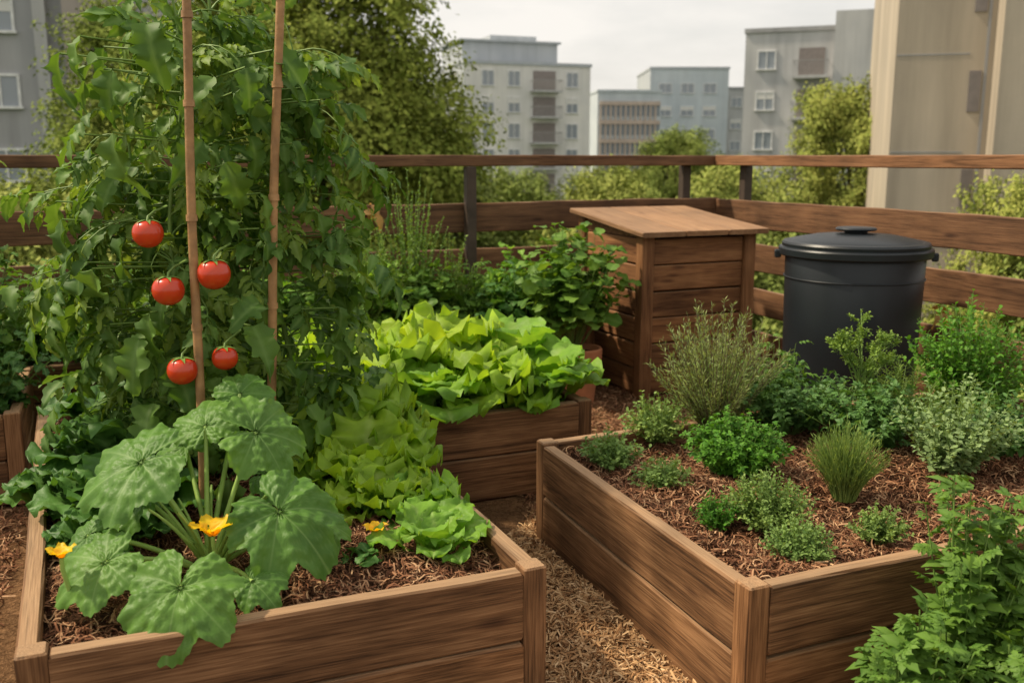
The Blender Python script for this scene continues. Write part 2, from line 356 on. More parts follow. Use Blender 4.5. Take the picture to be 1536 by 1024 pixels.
def bed(name,cs,zt=.41,soil=.35,dens=0,seed=1,t=.05,rows=2):
    cs=[np.array(c,float) for c in cs];ctr=sum(cs)/4
    e=empty(name,(ctr[0],ctr[1],0));n=len(cs);rel=[c-ctr for c in cs]
    for i in range(n):
        a=rel[i];b=rel[(i+1)%n];d=(b-a)/np.linalg.norm(b-a);inn=np.array([-d[1],d[0]])
        hh=zt/rows
        for k_ in range(rows):
            board(e,'board',a+d*.068+inn*t/2,b-d*.068+inn*t/2,k_*hh+.004,hh-.009,t,W_BED)
        pa=a+(d+np.array([-d[1],d[0]]))*.033
        post(e,'corner_post',pa[0],pa[1],0,zt+.004,.068,W_BED,math.atan2(d[1],d[0]))
    ins=[]
    for i in range(n):
        a=rel[i-1];b=rel[i];c=rel[(i+1)%n];d1=(b-a)/np.linalg.norm(b-a);d2=(c-b)/np.linalg.norm(c-b)
        ins.append(b+(-d1+d2)*(t+.004))
    N=40;u=np.linspace(0,1,N+1);U,Vv=np.meshgrid(u,u,indexing='ij')
    P=((1-U)*(1-Vv))[...,None]*ins[0]+(U*(1-Vv))[...,None]*ins[1]+(U*Vv)[...,None]*ins[2]+((1-U)*Vv)[...,None]*ins[3]
    P=P.reshape(-1,2);mb=MB();mb.add(np.concatenate([P,(soil+hump(P))[:,None]],1),gridF(N,N)[:,::-1])
    for i in range(4):
        a=ins[i];b=ins[(i+1)%4];mb.add([(a[0],a[1],.01),(b[0],b[1],.01),(b[0],b[1],soil-.02),(a[0],a[1],soil-.02)],[(0,1,2,3)])
    link('soil',mb.mesh('soil',[SOIL]),e)
    if dens:
        r=np.random.default_rng(seed);mc=MB()
        e1=ins[1]-ins[0];e2=ins[3]-ins[0];area=abs(e1[0]*e2[1]-e1[1]*e2[0])
        chips(mc,r,ins,int(dens*area),lambda p:soil+hump(p),.044,0)
        link('mulch',mc.mesh('mulch',[CHIP],False),e)
    return e
g1=np.array([.917,.399]);g2=np.array([-.399,.917])
FR=np.array([.094,2.456])
FL=np.array([-1.099,1.961])
bed('raised_garden_bed',[FL,FR,FR+g2*2.35*np.array([1.03,1]),FL+g2*2.35*np.array([1.05,1])],dens=10000,seed=11)
A=np.array([.097,3.647]);B=np.array([.61,2.312])
bed('raised_garden_bed',[A,B,B+g1*2.1,A+g1*2.1+np.array([.03,.03])],dens=10000,seed=12)
MR=np.array([.365,4.28])
bed('raised_garden_bed',[MR-g1*.93,MR,MR+g2*.85,MR+g2*.85-g1*.93],soil=.34,dens=2500,seed=13)
E0=np.array([-2.13,4.05])
bed('raised_garden_bed',[E0-g1*1.6,E0,E0+g2*1.0,E0+g2*1.0-g1*1.6],soil=.33,dens=800,seed=14)
C=np.array([1.58,7.6])
bk=lambda t,o:C-g1*t-g2*o
bed('raised_garden_bed',[bk(5.2,.75),bk(1.45,.75),bk(1.45,.14),bk(5.2,.14)],soil=.34,seed=15)

# ---------------------------------------------------------------- terrace floor
def hp(P): return hump(P,.008)
N=120;cx=C+g1*.3+g2*.3
u=np.linspace(0,9.5,N+1);U,V_=np.meshgrid(u,u,indexing='ij')
P=(cx-g1*U[...,None]-g2*V_[...,None]).reshape(-1,2)
mb=MB();mb.add(np.concatenate([P,hp(P)[:,None]],1),gridF(N,N))
link('mulch_path',mb.mesh('mulch_path',[SOILP]))
r=np.random.default_rng(5);mc=MB()
chips(mc,r,[(-.1,1.6),(1.1,1.6),(.8,3.0),(.0,3.7)],32000,hp,.06,0)
chips(mc,r,[(-.1,3.3),(.15,3.3),(.5,4.3),(.25,4.4)],4500,hp,.055,0)
mc2=MB();chips(mc2,r,[(.1,3.7),(2.3,4.6),(1.6,6.6),(-.2,6.2)],16000,hp,.055,0)
chips(mc2,r,[(-2.9,2.6),(-1.4,2.2),(-2.1,4.0),(-3.2,3.6)],9000,hp,.055,0)
link('straw',mc.mesh('straw',[STRAW],False));link('bark_mulch',mc2.mesh('bark_mulch',[CHIP],False))
CONC=concrete('terrace_concrete',(.32,.3,.27))
tb=empty('terrace_building',(cx[0],cx[1],0),math.atan2(g1[1],g1[0]))
box(tb,'slab',-9.6,.05,-9.6,.05,-.35,-.03,CONC);box(tb,'wall',-9.4,-.15,-9.4,-.15,-10,-.36,CONC)

# ---------------------------------------------------------------- railing
rl=empty('wooden_railing',(C[0],C[1],0))
def fp(t,o): return -g1*t-g2*o
def rp(t,o): return -g2*t-g1*o
for z0,h in((.05,.18),(.35,.19),(.67,.2),(.985,.2)):
    board(rl,'rail_board',fp(6.8,0),fp(-.02,0),z0,h,.03,W_FENCE,.006)
    board(rl,'rail_board',rp(.02,0),rp(6.8,0),z0,h,.03,W_FENCE,.006)
board(rl,'top_rail',fp(6.8,0),fp(-.07,0),1.435,.075,.13,W_FENCE,.002)
board(rl,'top_rail',rp(.07,0),rp(6.8,0),1.435,.075,.13,W_FENCE,.002)
ang=math.atan2(g1[1],g1[0])
def fpost(p): post(rl,'post',p[0],p[1],0,1.434,.07,W_POST,ang,.07)
fpost(fp(.25,-.052));fpost(rp(.31,-.052))
for t in(2.06,4.0,5.9): fpost(fp(t,.052))
for t in(3.05,5.0): fpost(rp(t,.052))

# ---------------------------------------------------------------- compost bin
bn=empty('compost_bin',(.80,5.9,0),ang)
Wb,Db,H1,H2=.84,.85,1.02,1.11
for (x,y,z) in((0.04,.04,H1),(Wb-.04,.04,H1),(.04,Db-.04,H2),(Wb-.04,Db-.04,H2)):
    post(bn,'corner_post',x,y,0,z,.085,W_BIN,0)
ns=6;hs=(H1-.03)/ns
for i in range(ns):
    z0=.02+i*hs
    board(bn,'slat',(.085,.035),(Wb-.085,.035),z0,hs-.009,.03,W_BIN,.002)
    board(bn,'slat',(.085,Db-.035),(Wb-.085,Db-.035),z0,hs-.009,.03,W_BIN,.002)
    board(bn,'slat',(.035,.085),(.035,Db-.085),z0,hs-.009,.03,W_BIN,.002)
    board(bn,'slat',(Wb-.035,.085),(Wb-.035,Db-.085),z0,hs-.009,.03,W_BIN,.002)
for x in(.035,Wb-.035):
    m=MB();a,b_=.085,Db-.085
    V=[(x-.014,a,H1-.01),(x+.014,a,H1-.01),(x-.014,b_,H1-.01),(x+.014,b_,H1-.01),(x-.014,a,H1+.005),(x+.014,a,H1+.005),(x-.014,b_,H2-.012),(x+.014,b_,H2-.012)]
    m.add(V,[(0,1,5,4),(2,6,7,3),(0,4,6,2),(1,3,7,5),(4,5,7,6),(0,2,3,1)]);link('gable',m.mesh('gable',[W_BIN],False),bn)
box(bn,'inner_shade_box',.055,Wb-.055,.055,Db-.055,.01,H1-.02,DARK)  # near-black box stands in for the shade seen between the slats
sl=math.atan2(H2-H1,Db)
for i in range(3):
    w=(Wb+.1)/3
    me=boardmesh('lid_board',Db+.13,w-.003,.032,W_LID,60+i,.005,.0015)
    o=link('lid_board',me,bn,(-.05+w*(i+.5),Db/2-.01,(H1+H2)/2+.021))
    Mx=Matrix.Rotation(sl,4,'X')@Matrix.Rotation(PI/2,4,'Z')@Matrix.Rotation(PI/2,4,'X')
    o.rotation_euler=Mx.to_euler()
# ---------------------------------------------------------------- barrel
br=empty('rain_barrel',(1.88,5.3,0))
m=MB();V,F=lathe([(.0,.0),(.325,.0),(.338,.012),(.343,.05),(.357,.5),(.368,.985),(.36,1.0)],96,True);m.add(V,F)
link('body',m.mesh('body',[BLACKP]),br)
m=MB();V,F=lathe([(.366,.972),(.396,.97),(.403,.977),(.404,1.008),(.399,1.016),(.386,1.02),(.388,1.036),(.38,1.047),(.36,1.052),(.345,1.05),(.33,1.058),(.22,1.08),(.1,1.09),(.0,1.092)],96,True);m.add(V,F)
link('lid',m.mesh('lid',[BLACKP]),br)
m=MB();V,F=lathe([(.055,1.08),(.058,1.1),(.098,1.106),(.104,1.114),(.096,1.122),(.0,1.126)],40,True);V[:,0]*=1.05;m.add(V,F)
link('lid_handle',m.mesh('lid_handle',[BLACKP]),br)
for a in(-.35,PI-.2,PI*.5):
    board(br,'lid_clip',(.39*math.cos(a),.39*math.sin(a)),(.425*math.cos(a),.425*math.sin(a)),.95,.045,.05,BLACKP,0)
a=np.linspace(0,2*PI,97);m=MB();tube(m,np.stack([.368*np.cos(a),.368*np.sin(a),.852+0*a],-1),.005,.005,0,6);link('band',m.mesh('band',[BLACKP]),br)

# ---------------------------------------------------------------- tomato plant & stakes
def stake(x,y,z0,x1,y1,z1,rr=.017):
    n=24;t=np.linspace(0,1,n);P=np.stack([x+(x1-x)*t+.004*np.sin(t*9),y+(y1-y)*t,z0+(z1-z0)*t],-1)
    m=MB();tube(m,P,rr,rr*.85,0,10)
    for q in(.2,.38,.55,.7,.86):
        c=P[int(q*(n-1))];tube(m,np.stack([c+np.array([0,0,d]) for d in(-.01,-.004,.004,.01)]),rr*1.18,rr*1.12,0,10)
    return link('bamboo_stake',m.mesh('bamboo_stake',[BAMBOO]))
stake(-1.0,2.97,.3,-.95,2.97,2.25,.015)
stake(-.85,3.2,.3,-.705,3.18,2.35,.016)
bigT=[leafT(8,30,lambda t:.37*np.sin(PI*np.clip(t,0,1)**.72)**.85*(1-.38*saw(t*5.5)-.1*saw(t*17))+.004,.35,.55,.11,15,i*1.4,.6) for i in range(4)]
def tomato_foliage(mb,r,axes,nbig,ctr,wx,wy,top,ang0=-PI*1.08,ang1=.18*PI):
    for (bx,by,hh,n) in axes:
        t=np.linspace(0,1,24)
        main=np.stack([bx+.03*np.sin(t*9),by+.03*np.cos(t*7),.36+hh*t],-1);tube(mb,main,.011,.005,1,6)
        for i in range(n):
            q=r.uniform(.04,1);p=main[int(q*23)];az=r.uniform(0,2*PI)
            rr=(.31 if q<.8 else .24)*r.uniform(.25,1.2);tt=np.linspace(0,1,7)[:,None]
            d=np.array([math.cos(az),math.sin(az)*.75,0])
            path=p+d*rr*tt+np.array([0,0,1])*(.2*tt-.2*tt**2)*r.uniform(.3,1.4)
            tube(mb,path,.0035,.002,1,4)
            for q2 in(2,4,6):
                dd=nrm(path[q2]-path[q2-1]);L=nrm(dd+r.normal(0,.5,3)+np.array([0,0,-.3]))
                Nn=nrm(np.array([d[0]*.5,d[1]*.5-.2,1.0])+r.normal(0,.35,3))
                f=r.uniform()<.5
                inst(mb,COMP[r.integers(5)],frames(L[None],Nn[None]),path[q2][None],np.array([r.uniform(.11,.19) if f else r.uniform(.18,.28)]),2 if f else 0)
    for i in range(nbig):
        az=r.uniform(ang0,ang1);q=r.uniform(.02,.97)
        z=.42+top*q;w=(1-.35*abs(q-.45))*r.uniform(.8,1.15)
        if abs(az+PI/2)<.5 and r.uniform()<.5: continue
        p=np.array([ctr[0]+math.cos(az)*w*wx,ctr[1]+math.sin(az)*w*wy,z])
        L=nrm(np.array([math.cos(az)*.6,math.sin(az)*.4,-.75])+r.normal(0,.3,3));Nn=nrm(np.array([math.cos(az),math.sin(az),.8])+r.normal(0,.3,3))
        inst(mb,bigT[r.integers(4)],frames(L[None],Nn[None]),p[None],np.array([r.uniform(.11,.2)]),0)
        tube(mb,np.stack([p+(np.array([ctr[0],ctr[1],z-.03])-p)*s for s in(1,.6,.3,0)]),.004,.003,1,4)
r=np.random.default_rng(21);mb=MB()
tomato_foliage(mb,r,((-1.14,3.34,1.66,66),(-.84,3.5,1.6,54),(-1.38,3.45,1.3,40),(-1.12,3.62,1.9,48)),90,(-1.08,3.42),.46,.38,1.55)
link('tomato_plant',mb.mesh('tomato_plant',[L_TOM,STEM,L_TOM2]))
def tomato(x,y,z,s):
    e=empty('tomato',(x,y,z))
    n=26;ph=np.linspace(0,PI,n);prof=[(s*math.sin(p)*(1+.03*math.cos(2*p)),s*.93*math.cos(p)+(-.16*s*math.exp(-(p/.45)**2))) for p in ph]
    V,F=lathe(prof,40);a=np.arctan2(V[:,1],V[:,0]);k_=1+.018*np.cos(5*a)*np.clip(V[:,2]/s+.3,0,1);V[:,0]*=k_;V[:,1]*=k_
    m=MB();m.add(V,F[:,::-1]);link('fruit',m.mesh('fruit',[TOMATO]),e)
    m=MB();T=leafT(2,6,lambda t:.16*np.sin(PI*t**.6)+.01,.2,.5)
    aa=np.arange(6)/6*2*PI;D=np.stack([np.cos(aa),np.sin(aa),.35+0*aa],-1)
    inst(m,T,frames(D,np.tile([0,0,1.],(6,1))),np.tile([0,0,s*.76],(6,1)),np.full(6,s*.9),0)
    tube(m,np.array([(0,0,s*.7),(0,.01,s*1.05),(.01,.04,s*1.35),(.02,.12,s*1.6)]),.004,.004,0,6);link('calyx',m.mesh('calyx',[STEM]),e)
for (x,y,z,s) in((-1.115,2.97,1.27,.048),(-.92,2.97,1.145,.052),(-1.05,2.93,1.1,.050),(-1.03,2.95,.845,.048),(-.91,3.0,.875,.042)):
    tomato(x,y,z,s)

# ---------------------------------------------------------------- zucchini
def zucT(sd):
    na,nr=181,18
    ph=np.radians(np.linspace(-172,172,na));rho=np.linspace(0,1,nr+1)[1:]
    lp=np.radians(54)
    R=(.66+.34*np.cos(ph/2)**2)*(1-.22*np.sin(PI*ph/lp)**4*np.clip(1.3-np.abs(ph)/2.6,.3,1)-.05*np.sin(ph*1.5+sd*2))
    nt=np.clip((np.degrees(np.abs(ph))-145)/27,0,1);R*=1-.4*nt**1.5
    R*=1+.022*(2*saw(ph/np.radians(8)+sd)-1)+.03*np.sin(ph*13+sd)
    PH,RH=np.meshgrid(ph,rho,indexing='ij');RR=R[:,None]*RH
    X=np.sin(PH)*RR;Y=np.cos(PH)*RR
    dv=np.abs(((PH/lp+.5)%1)-.5)*lp
    ql=np.sin(PI*PH/lp)**2
    Z=.08*ql*RH*(1-.3*RH)+.05*RH**2*np.sin(PH*7+sd)+.03*RH**3*np.sin(PH*19+sd*2)+.016*np.sin(RH*26-dv*14)*np.clip(dv*5,0,1)-.36*np.clip(Y,0,2)**2-.22*X**2+.14*RH*(1-RH)
    tint=.6*np.exp(-(dv*RR/.009)**2)*(1-.4*RH)+.2*np.exp(-((((RH*7-dv*4.5)%1)-.5)/.1)**2)*np.clip(dv*RH*8,0,1)
    V=np.concatenate([[[0,0,0]],np.stack([X,Y,Z],-1).reshape(-1,3)]);Cc=np.concatenate([[.6],tint.ravel()])
    F=gridF(na-1,nr-1)+1
    return V,F,Cc,[(0,1+(i+1)*nr,1+i*nr) for i in range(na-1)]
mb=MB();base=np.array([-.83,2.5,.37])
ZL=[((-1.0,2.50,.69),(-.9,-.25,-.32),(-.15,-.5,1),.205),
    ((-.88,2.68,.74),(-.1,.4,.3),(-.1,-.85,.7),.13),
    ((-.72,2.62,.74),(.75,.35,-.2),(.05,-.7,.8),.17),
    ((-.62,2.44,.575),(.75,-.3,-.5),(.25,-.6,.9),.195),
    ((-.80,2.18,.48),(-.05,-.8,-.6),(0,-.55,1),.175),
    ((-1.02,2.28,.50),(-.85,-.4,-.4),(-.1,-.5,.9),.15),
    ((-.66,2.30,.44),(.7,-.5,-.3),(0,-.5,1),.09),
    ((-.84,2.9,.78),(.3,.5,.4),(0,-.85,.6),.11),
    ((-1.05,2.6,.56),(-.7,.4,-.2),(0,-.7,.8),.15),
    ((-.72,2.72,.58),(.5,.5,-.1),(0,-.6,.9),.14),
    ((-1.14,2.45,.50),(-.9,.1,-.4),(-.1,-.5,1),.11),
    ((-.97,2.76,.66),(-.5,.6,.1),(0,-.7,.8),.14),
    ((-.55,2.60,.48),(.9,.1,-.2),(0,-.5,.9),.10)]
for i,(p,d,nn,s) in enumerate(ZL):
    V,F,Cc,Tt=zucT(i*1.37+1);p=np.array(p);M=frames(np.array([d],float),np.array([nn],float))[0]
    V=(V*s)@M.T+p
    n0=mb.n;mb.add(V,F,0,Cc)
    mb.F.append(np.array(Tt)+n0);mb.M.append(np.zeros(len(Tt)))
    t=np.linspace(0,1,12)[:,None];mid=(base+p)/2+np.array([0,0,.05]);b0=base+np.array([math.cos(i*2.4)*.02,math.sin(i*2.4)*.02,0])
    P=b0*(1-t)**2+2*mid*t*(1-t)+p*t**2
    tube(mb,P,.0085,.0055,1,8)
r=np.random.default_rng(3)
for i in range(18):
    az=r.uniform(0,2*PI);l=r.uniform(.14,.32);t=np.linspace(0,1,8)[:,None]
    tube(mb,base+np.array([math.cos(az),math.sin(az),0])*l*t*.6+np.array([0,0,1])*l*(1.1*t-.3*t**2),.007,.003,1,6)
ZSTEM=plain('zucchini_stem',(.28,.42,.09),.5,.4,.15,20)
link('zucchini_plant',mb.mesh('zucchini_plant',[L_ZUC,ZSTEM]))
def flower(x,y,z,s,seed):
    m=MB();T=leafT(5,9,lambda t:.34*np.sin(PI*np.clip(t*.85+.08,0,1)**.9)+.03,.35,.25,.09,12,seed)
    a=np.arange(5)/5*2*PI+seed;D=np.stack([np.cos(a)*.8,np.sin(a)*.8,.85+0*a],-1);N_=np.stack([-np.cos(a),-np.sin(a),.8+0*a],-1)
    inst(m,T,frames(D,N_),np.zeros((5,3)),np.full(5,s),0);tube(m,np.array([(0,0,0),(0,0,-.03),(.01,.01,-.1)]),.006,.006,1,6)
    link('zucchini_flower',m.mesh('zucchini_flower',[YEL,ZSTEM]),None,(x,y,z))
flower(-.78,2.38,.53,.07,1);flower(-1.11,2.24,.53,.045,2);flower(-.40,2.67,.42,.045,3)

# ---------------------------------------------------------------- lettuces
def lettuce(name,x,y,rad,h,T,mats,n=30,seed=0,z=.33,tl=40):
    r=np.random.default_rng(seed);mb=MB()
    for i in range(n):
        q=(i+.5)/n;az=i*2.4+r.normal(0,.25);tilt=math.radians(2+tl*q**1.1)+r.normal(0,.08)
        L=h*(1.08-.12*q)*r.uniform(.82,1.15)
        D=np.array([math.cos(az)*math.sin(tilt),math.sin(az)*math.sin(tilt),math.cos(tilt)])
        Nn=np.array([-math.cos(az)*math.cos(tilt),-math.sin(az)*math.cos(tilt),math.sin(tilt)])+r.normal(0,.15,3)
        o=.01+rad*.45*q
        inst(mb,T[r.integers(len(T))],frames(D[None],Nn[None]),np.array([[math.cos(az)*o,math.sin(az)*o,0]]),np.array([[L*r.uniform(.8,1.1),L,L]]),0)
    return link(name,mb.mesh(name,mats),None,(x,y,z),r.uniform(0,6))
for i,(x,y,ra,h) in enumerate([(-.62,3.60,.18,.34),(-.52,3.28,.16,.27),(-.42,3.0,.14,.2),(-.80,3.98,.2,.38),(-1.0,4.3,.2,.42),(-.72,4.32,.18,.36),(-.80,3.6,.16,.36)]):
    lettuce('lettuce',x,y,ra,h,LETT,[L_LET],24,i+40)
lettuce('lettuce',-.225,2.68,.1,.17,KALEF,[L_LET2],14,60)
lettuce('lettuce',-.30,2.93,.1,.18,LETT,[L_LET2],16,61)
for i,(x,y,ra,h) in enumerate([(-.42,4.16,.17,.31),(-.13,4.29,.17,.33),(.13,4.42,.15,.31),(-.60,4.48,.19,.42),(-.28,4.60,.19,.42),(-.02,4.72,.16,.38)]):
    lettuce('lettuce',x,y,ra,h,BUTT if i in(0,2,5) else LETT,[L_LET2 if i in(0,2,5) else L_LET],22,i+70,tl=44)
for i,(x,y,ra,h) in enumerate([(-1.38,3.3,.16,.3),(-1.26,2.95,.13,.24),(-1.5,3.75,.18,.34),(-1.25,3.65,.16,.34),(-1.2,2.72,.1,.16),(-1.45,3.05,.1,.2)]):
    lettuce('kale',x,y,ra,h,KALEF,[L_KALE],22,i+90,tl=50)
plant('seedling',(-.43,2.56,.36),3,5,.05,.06,ROUNDL,.05,3,[L_KALE,STEM],t0=.6)

# ---------------------------------------------------------------- herbs in right bed
S0=.345
def thyme(x,y,rad,h,seed,mat,n=90,size=.014,per=16,name='thyme',T=SMALL):
    return plant(name,(x,y,S0),seed,int(n*1.3),rad*1.25,h*1.2,T,size*1.15,per,[mat,STEM],t0=.2,up=.6,out=.9,pw=1.1,flat=.55,sr=.0014)
thyme(.37,3.49,.105,.13,1,L_THY,90,.026,14,T=[SMALL,NEEDLE])
thyme(.53,3.22,.085,.12,2,L_THY,80,.024,14,T=[SMALL,NEEDLE])
thyme(.60,3.83,.125,.18,3,L_THY,110,.026,16,T=[SMALL,NEEDLE])
thyme(.64,2.88,.058,.10,4,L_PAR,50,.018,14)
thyme(.80,2.88,.12,.17,5,L_THY,140,.018,18,'oregano')
thyme(.83,2.64,.088,.11,6,L_THY,110,.016,16,'oregano')
thyme(1.12,2.78,.072,.10,7,L_THY,80,.016,16)
plant('curly_parsley',(.83,3.42,S0),8,200,.2,.24,LOBED,.04,12,[L_PAR,STEM],t0=.3,flat=.5,pw=1.1)
plant('rosemary',(.86,3.95,S0),9,140,.29,.58,NEEDLE,.044,66,[L_ROS,STEMD],t0=.08,up=1.0,out=.8,flat=.42,pw=1.2,sr=.0026,taper=.4)
def tuft(name,x,y,h,rad,n,seed,mat,z=S0,w=.0024):
    r=np.random.default_rng(seed);mb=MB();P=stems(r,(0,0,0),n,rad,h,7,1.4,.01,.15,.3,.25)
    tube(mb,P,w,w*.25,0,4);leaves_on(r,mb,P,9,NEEDLE,.036,0,.3,1.3,.4);return link(name,mb.mesh(name,[mat]),None,(x,y,z))
tuft('chives',1.14,3.16,.27,.14,330,10,L_THY)
plant('oregano',(1.60,3.38,S0),11,110,.25,.38,SMALL,.034,22,[L_SAGE,STEM],t0=.2,flat=.4,up=.5,out=.9,sr=.002)
plant('sage',(1.88,3.62,S0),12,80,.24,.28,OVATE,.05,14,[L_KALE,STEM],t0=.3,flat=.4)
plant('basil',(1.95,4.02,S0),13,180,.28,.58,SMALL,.038,26,[L_PAR,STEM],t0=.15,flat=.4,sr=.002)
plant('flat_parsley',(1.42,3.72,S0),14,110,.28,.3,LOBED,.055,10,[L_KALE,STEM],t0=.3,flat=.4)
plant('flat_parsley',(1.18,3.98,S0),15,110,.28,.31,LOBED,.055,10,[L_KALE,STEM],t0=.3,flat=.4)
plant('mint',(1.16,4.12,S0),16,20,.15,.42,COMP,.12,5,[L_BUSH,STEM],t0=.35)
plant('dill',(1.62,3.9,S0),17,90,.24,.34,NEEDLE,.045,44,[L_DILL,STEM],t0=.2)
def umbel(name,x,y,h,seed,mat,z=S0,spread=.16,n=22):
    r=np.random.default_rng(seed);mb=MB();t=np.linspace(0,1,8)[:,None]
    main=np.array([0,0,h*.55])*t+np.array([.01,0,0])*np.sin(t*5);tube(mb,main,.005,.0035,1,6)
    for i in range(n):
        q=r.uniform(.45,1);s=np.array([0,0,h*.55*q]);az=i*2.4;d=np.array([math.cos(az)*spread*r.uniform(.5,1),math.sin(az)*spread*r.uniform(.5,1),h*.42*r.uniform(.5,1)])
        br_=s+d*t+np.array([0,0,.02])*np.sin(t*PI);tube(mb,br_,.0025,.0015,1,4)
        sub=stems(r,s+d*.75,9,.05,.07,5,1,.01,0,.6);tube(mb,sub,.001,.0006,1,3);leaves_on(r,mb,sub,9,SMALL,.02,0,.3)
        leaves_on(r,mb,br_[None],8,SMALL,.02,0,.3)
    return link(name,mb.mesh(name,[mat,STEM]),None,(x,y,z))
umbel('coriander',1.43,3.86,.56,5,L_DILL)
def celery(x,y,seed,n,spread,h,size=.085):
    return plant('flat_parsley',(x,y,0),seed,n,spread,h,[xf(LOBED,0,0,1.0),merge([xf(LOBED,a,-.1,.5,(0,o,0)) for a,o in((0,.55),(.9,.35),(-.9,.35),(1.0,.05),(-1.0,.05))])],size,13,[L_BUSH,STEM],t0=.3,up=.5,out=.9,flat=.35,sr=.0035,taper=.35,pw=1.2)
celery(1.18,2.33,31,24,.14,.78,.1)
celery(.98,2.14,32,18,.15,.44,.095)
celery(1.40,2.36,33,26,.2,.62,.095)
celery(1.22,2.1,34,18,.2,.42,.09)
celery(-.12,2.24,35,6,.05,.12,.05)

# ---------------------------------------------------------------- back bed plants, pot plant, left plants
r=np.random.default_rng(50)
for i in range(13):
    t=1.65+i*.29;p=bk(t,.45+r.uniform(-.12,.12))
    kind=i%3
    if kind==0: plant('squash_plant',(p[0],p[1],.34),100+i,40,.3,.5,ROUNDL,.12,6,[L_BUSH,STEM],t0=.35,flat=.5,sr=.003)
    elif kind==1: plant('pepper_plant',(p[0],p[1],.34),100+i,40,.28,.6,KALE,.13,7,[L_LET2,STEM],t0=.3,flat=.4,sr=.003)
    else: plant('bean_plant',(p[0],p[1],.34),100+i,50,.28,.5,COMP,.13,5,[L_BUSH,STEM],t0=.3,flat=.4,sr=.003)
for t,o,s_,n,h in((2.62,.42,130,60,1.1),(2.95,.5,131,50,.85),(2.4,.45,132,40,.75)):
    p=bk(t,o);plant('fennel',(p[0],p[1],.34),s_,n,.32,h,SMALL,.035,54,[L_DILL,STEM],t0=.15,flat=.5,sr=.003,pw=1.3,up=.8,taper=.5)
pot=empty('terracotta_pot',(.42,5.85,0));PZ=1.3
m=MB();V,F=lathe([(0,.0),(.09,.0),(.115,.2),(.13,.2),(.135,.21),(.137,.26),(.13,.268),(.118,.265),(.11,.235),(.0,.235)],48,True);V[:,2]*=PZ;m.add(V,F);link('pot',m.mesh('pot',[TERRA]),pot)
m=MB();V,F=lathe([(0,.242*PZ),(.1085,.24*PZ)],32);m.add(V,F);link('potting_soil',m.mesh('potting_soil',[SOIL]),pot)
plant('geranium',(.36,5.88,.31),140,64,.36,.8,ROUNDL,.13,7,[L_BUSH,STEM],t0=.4,flat=.35,sr=.003,pw=1.2)
plant('geranium',(.02,6.05,.0),141,50,.28,.9,ROUNDL,.12,7,[L_KALE,STEM],t0=.4,flat=.4,sr=.003,pw=.9)
plant('pepper_plant',(-2.55,4.5,.33),150,60,.42,.95,KALE,.13,9,[L_BUSH,STEM],t0=.2,flat=.35,sr=.004)
plant('tomato_plant',(-2.75,4.25,.33),151,34,.42,1.4,COMP,.24,7,[L_TOM2,STEM],t0=.15,flat=.25,sr=.005)
plant('pepper_plant',(-2.35,4.25,.33),152,36,.28,.42,KALE,.1,8,[L_KALE,STEM],t0=.2,flat=.35,sr=.003)
plant('bean_plant',(-1.95,4.9,.0),153,50,.4,1.1,COMP,.2,7,[L_BUSH,STEM],t0=.2,flat=.35,sr=.004)
for (x,y,z,s,rz) in((-.90,6.42,1.12,.11,.3),(2.47,5.40,.62,.11,1.2)):
    m=MB();rr=np.random.default_rng(int(s*100+rz*10));D=nrm(rr.normal(0,1,(5,3)));inst(m,leafT(4,7,lambda t:.3*np.sin(PI*t**.8)+.01,.6,.5,.12,8,1),frames(D,nrm(rr.normal(0,1,(5,3)))),np.zeros((5,3)),np.full(5,s),0)
    link('dried_leaf',m.mesh('dried_leaf',[DRY]),None,(x,y,z),rz)

# ---------------------------------------------------------------- trees
def tree_mesh(name,seed,H,R,ch,nl,ls,mat,nb=60,trunk=.28):
    r=np.random.default_rng(seed);mb=MB()
    zc=H-ch/2
    t=np.linspace(0,1,14);main=np.stack([.25*np.sin(t*3)*t,.25*np.sin(t*2.5+seed)*t,t*(H-ch*.25)],-1)
    tube(mb,main,trunk,.05,1,9)
    d=nrm(r.normal(0,1,(nb,3)));q=r.uniform(.1,1,nb)**.5*r.uniform(.85,1.12,nb)
    c=d*q[:,None]*np.array([R*.86,R*.86,ch*.46]);c[:,:2]*=(1-.3*np.clip(c[:,2]/(ch/2),-1,1))[:,None];c[:,2]+=zc
    rb=R*r.uniform(.1,.28,nb)
    for i in range(0,nb,2):
        e_=c[i];k_=int(np.clip((e_[2]-ch*.3)/(H)*13,3,12));s=main[k_];tt=np.linspace(0,1,7)[:,None]
        P=s+(e_-s)*tt+np.array([0,0,-.25])*np.sin(tt*PI);tube(mb,P,trunk*.28,.02,1,5)
    w=rb**2;w/=w.sum();ns=nl//28;bi=r.choice(nb,ns,p=w)
    dd=nrm(r.normal(0,1,(ns,3))+np.array([0,0,.25]));s0=c[bi]+dd*(rb[bi]*r.uniform(.1,.95,ns))[:,None]
    ln=rb[bi]*r.uniform(.35,.8,ns)
    u=r.uniform(0,1,(ns,28));P=s0[:,None,:]+dd[:,None,:]*(ln[:,None]*u)[...,None]+np.array([0,0,-.35])*(ln[:,None]*u**2)[...,None]+r.normal(0,1,(ns,28,3))*(ls*.9)
    P=P.reshape(-1,3);n=len(P);ddr=np.repeat(dd,28,0)
    Nn=nrm(ddr*.8+np.array([-.25,-.15,.8])+r.normal(0,.4,(n,3)));D=nrm(np.cross(Nn,r.normal(0,1,(n,3)))+np.array([0,0,-.25]))
    inst(mb,TLEAF,frames(D,Nn),P,ls*r.uniform(.6,1.3,n),0)
    return mb.mesh(name,[mat,BARK],False)
TA=tree_mesh('tree_broad',1,16.5,4.2,9.5,150000,.12,L_TREE,170,.3)
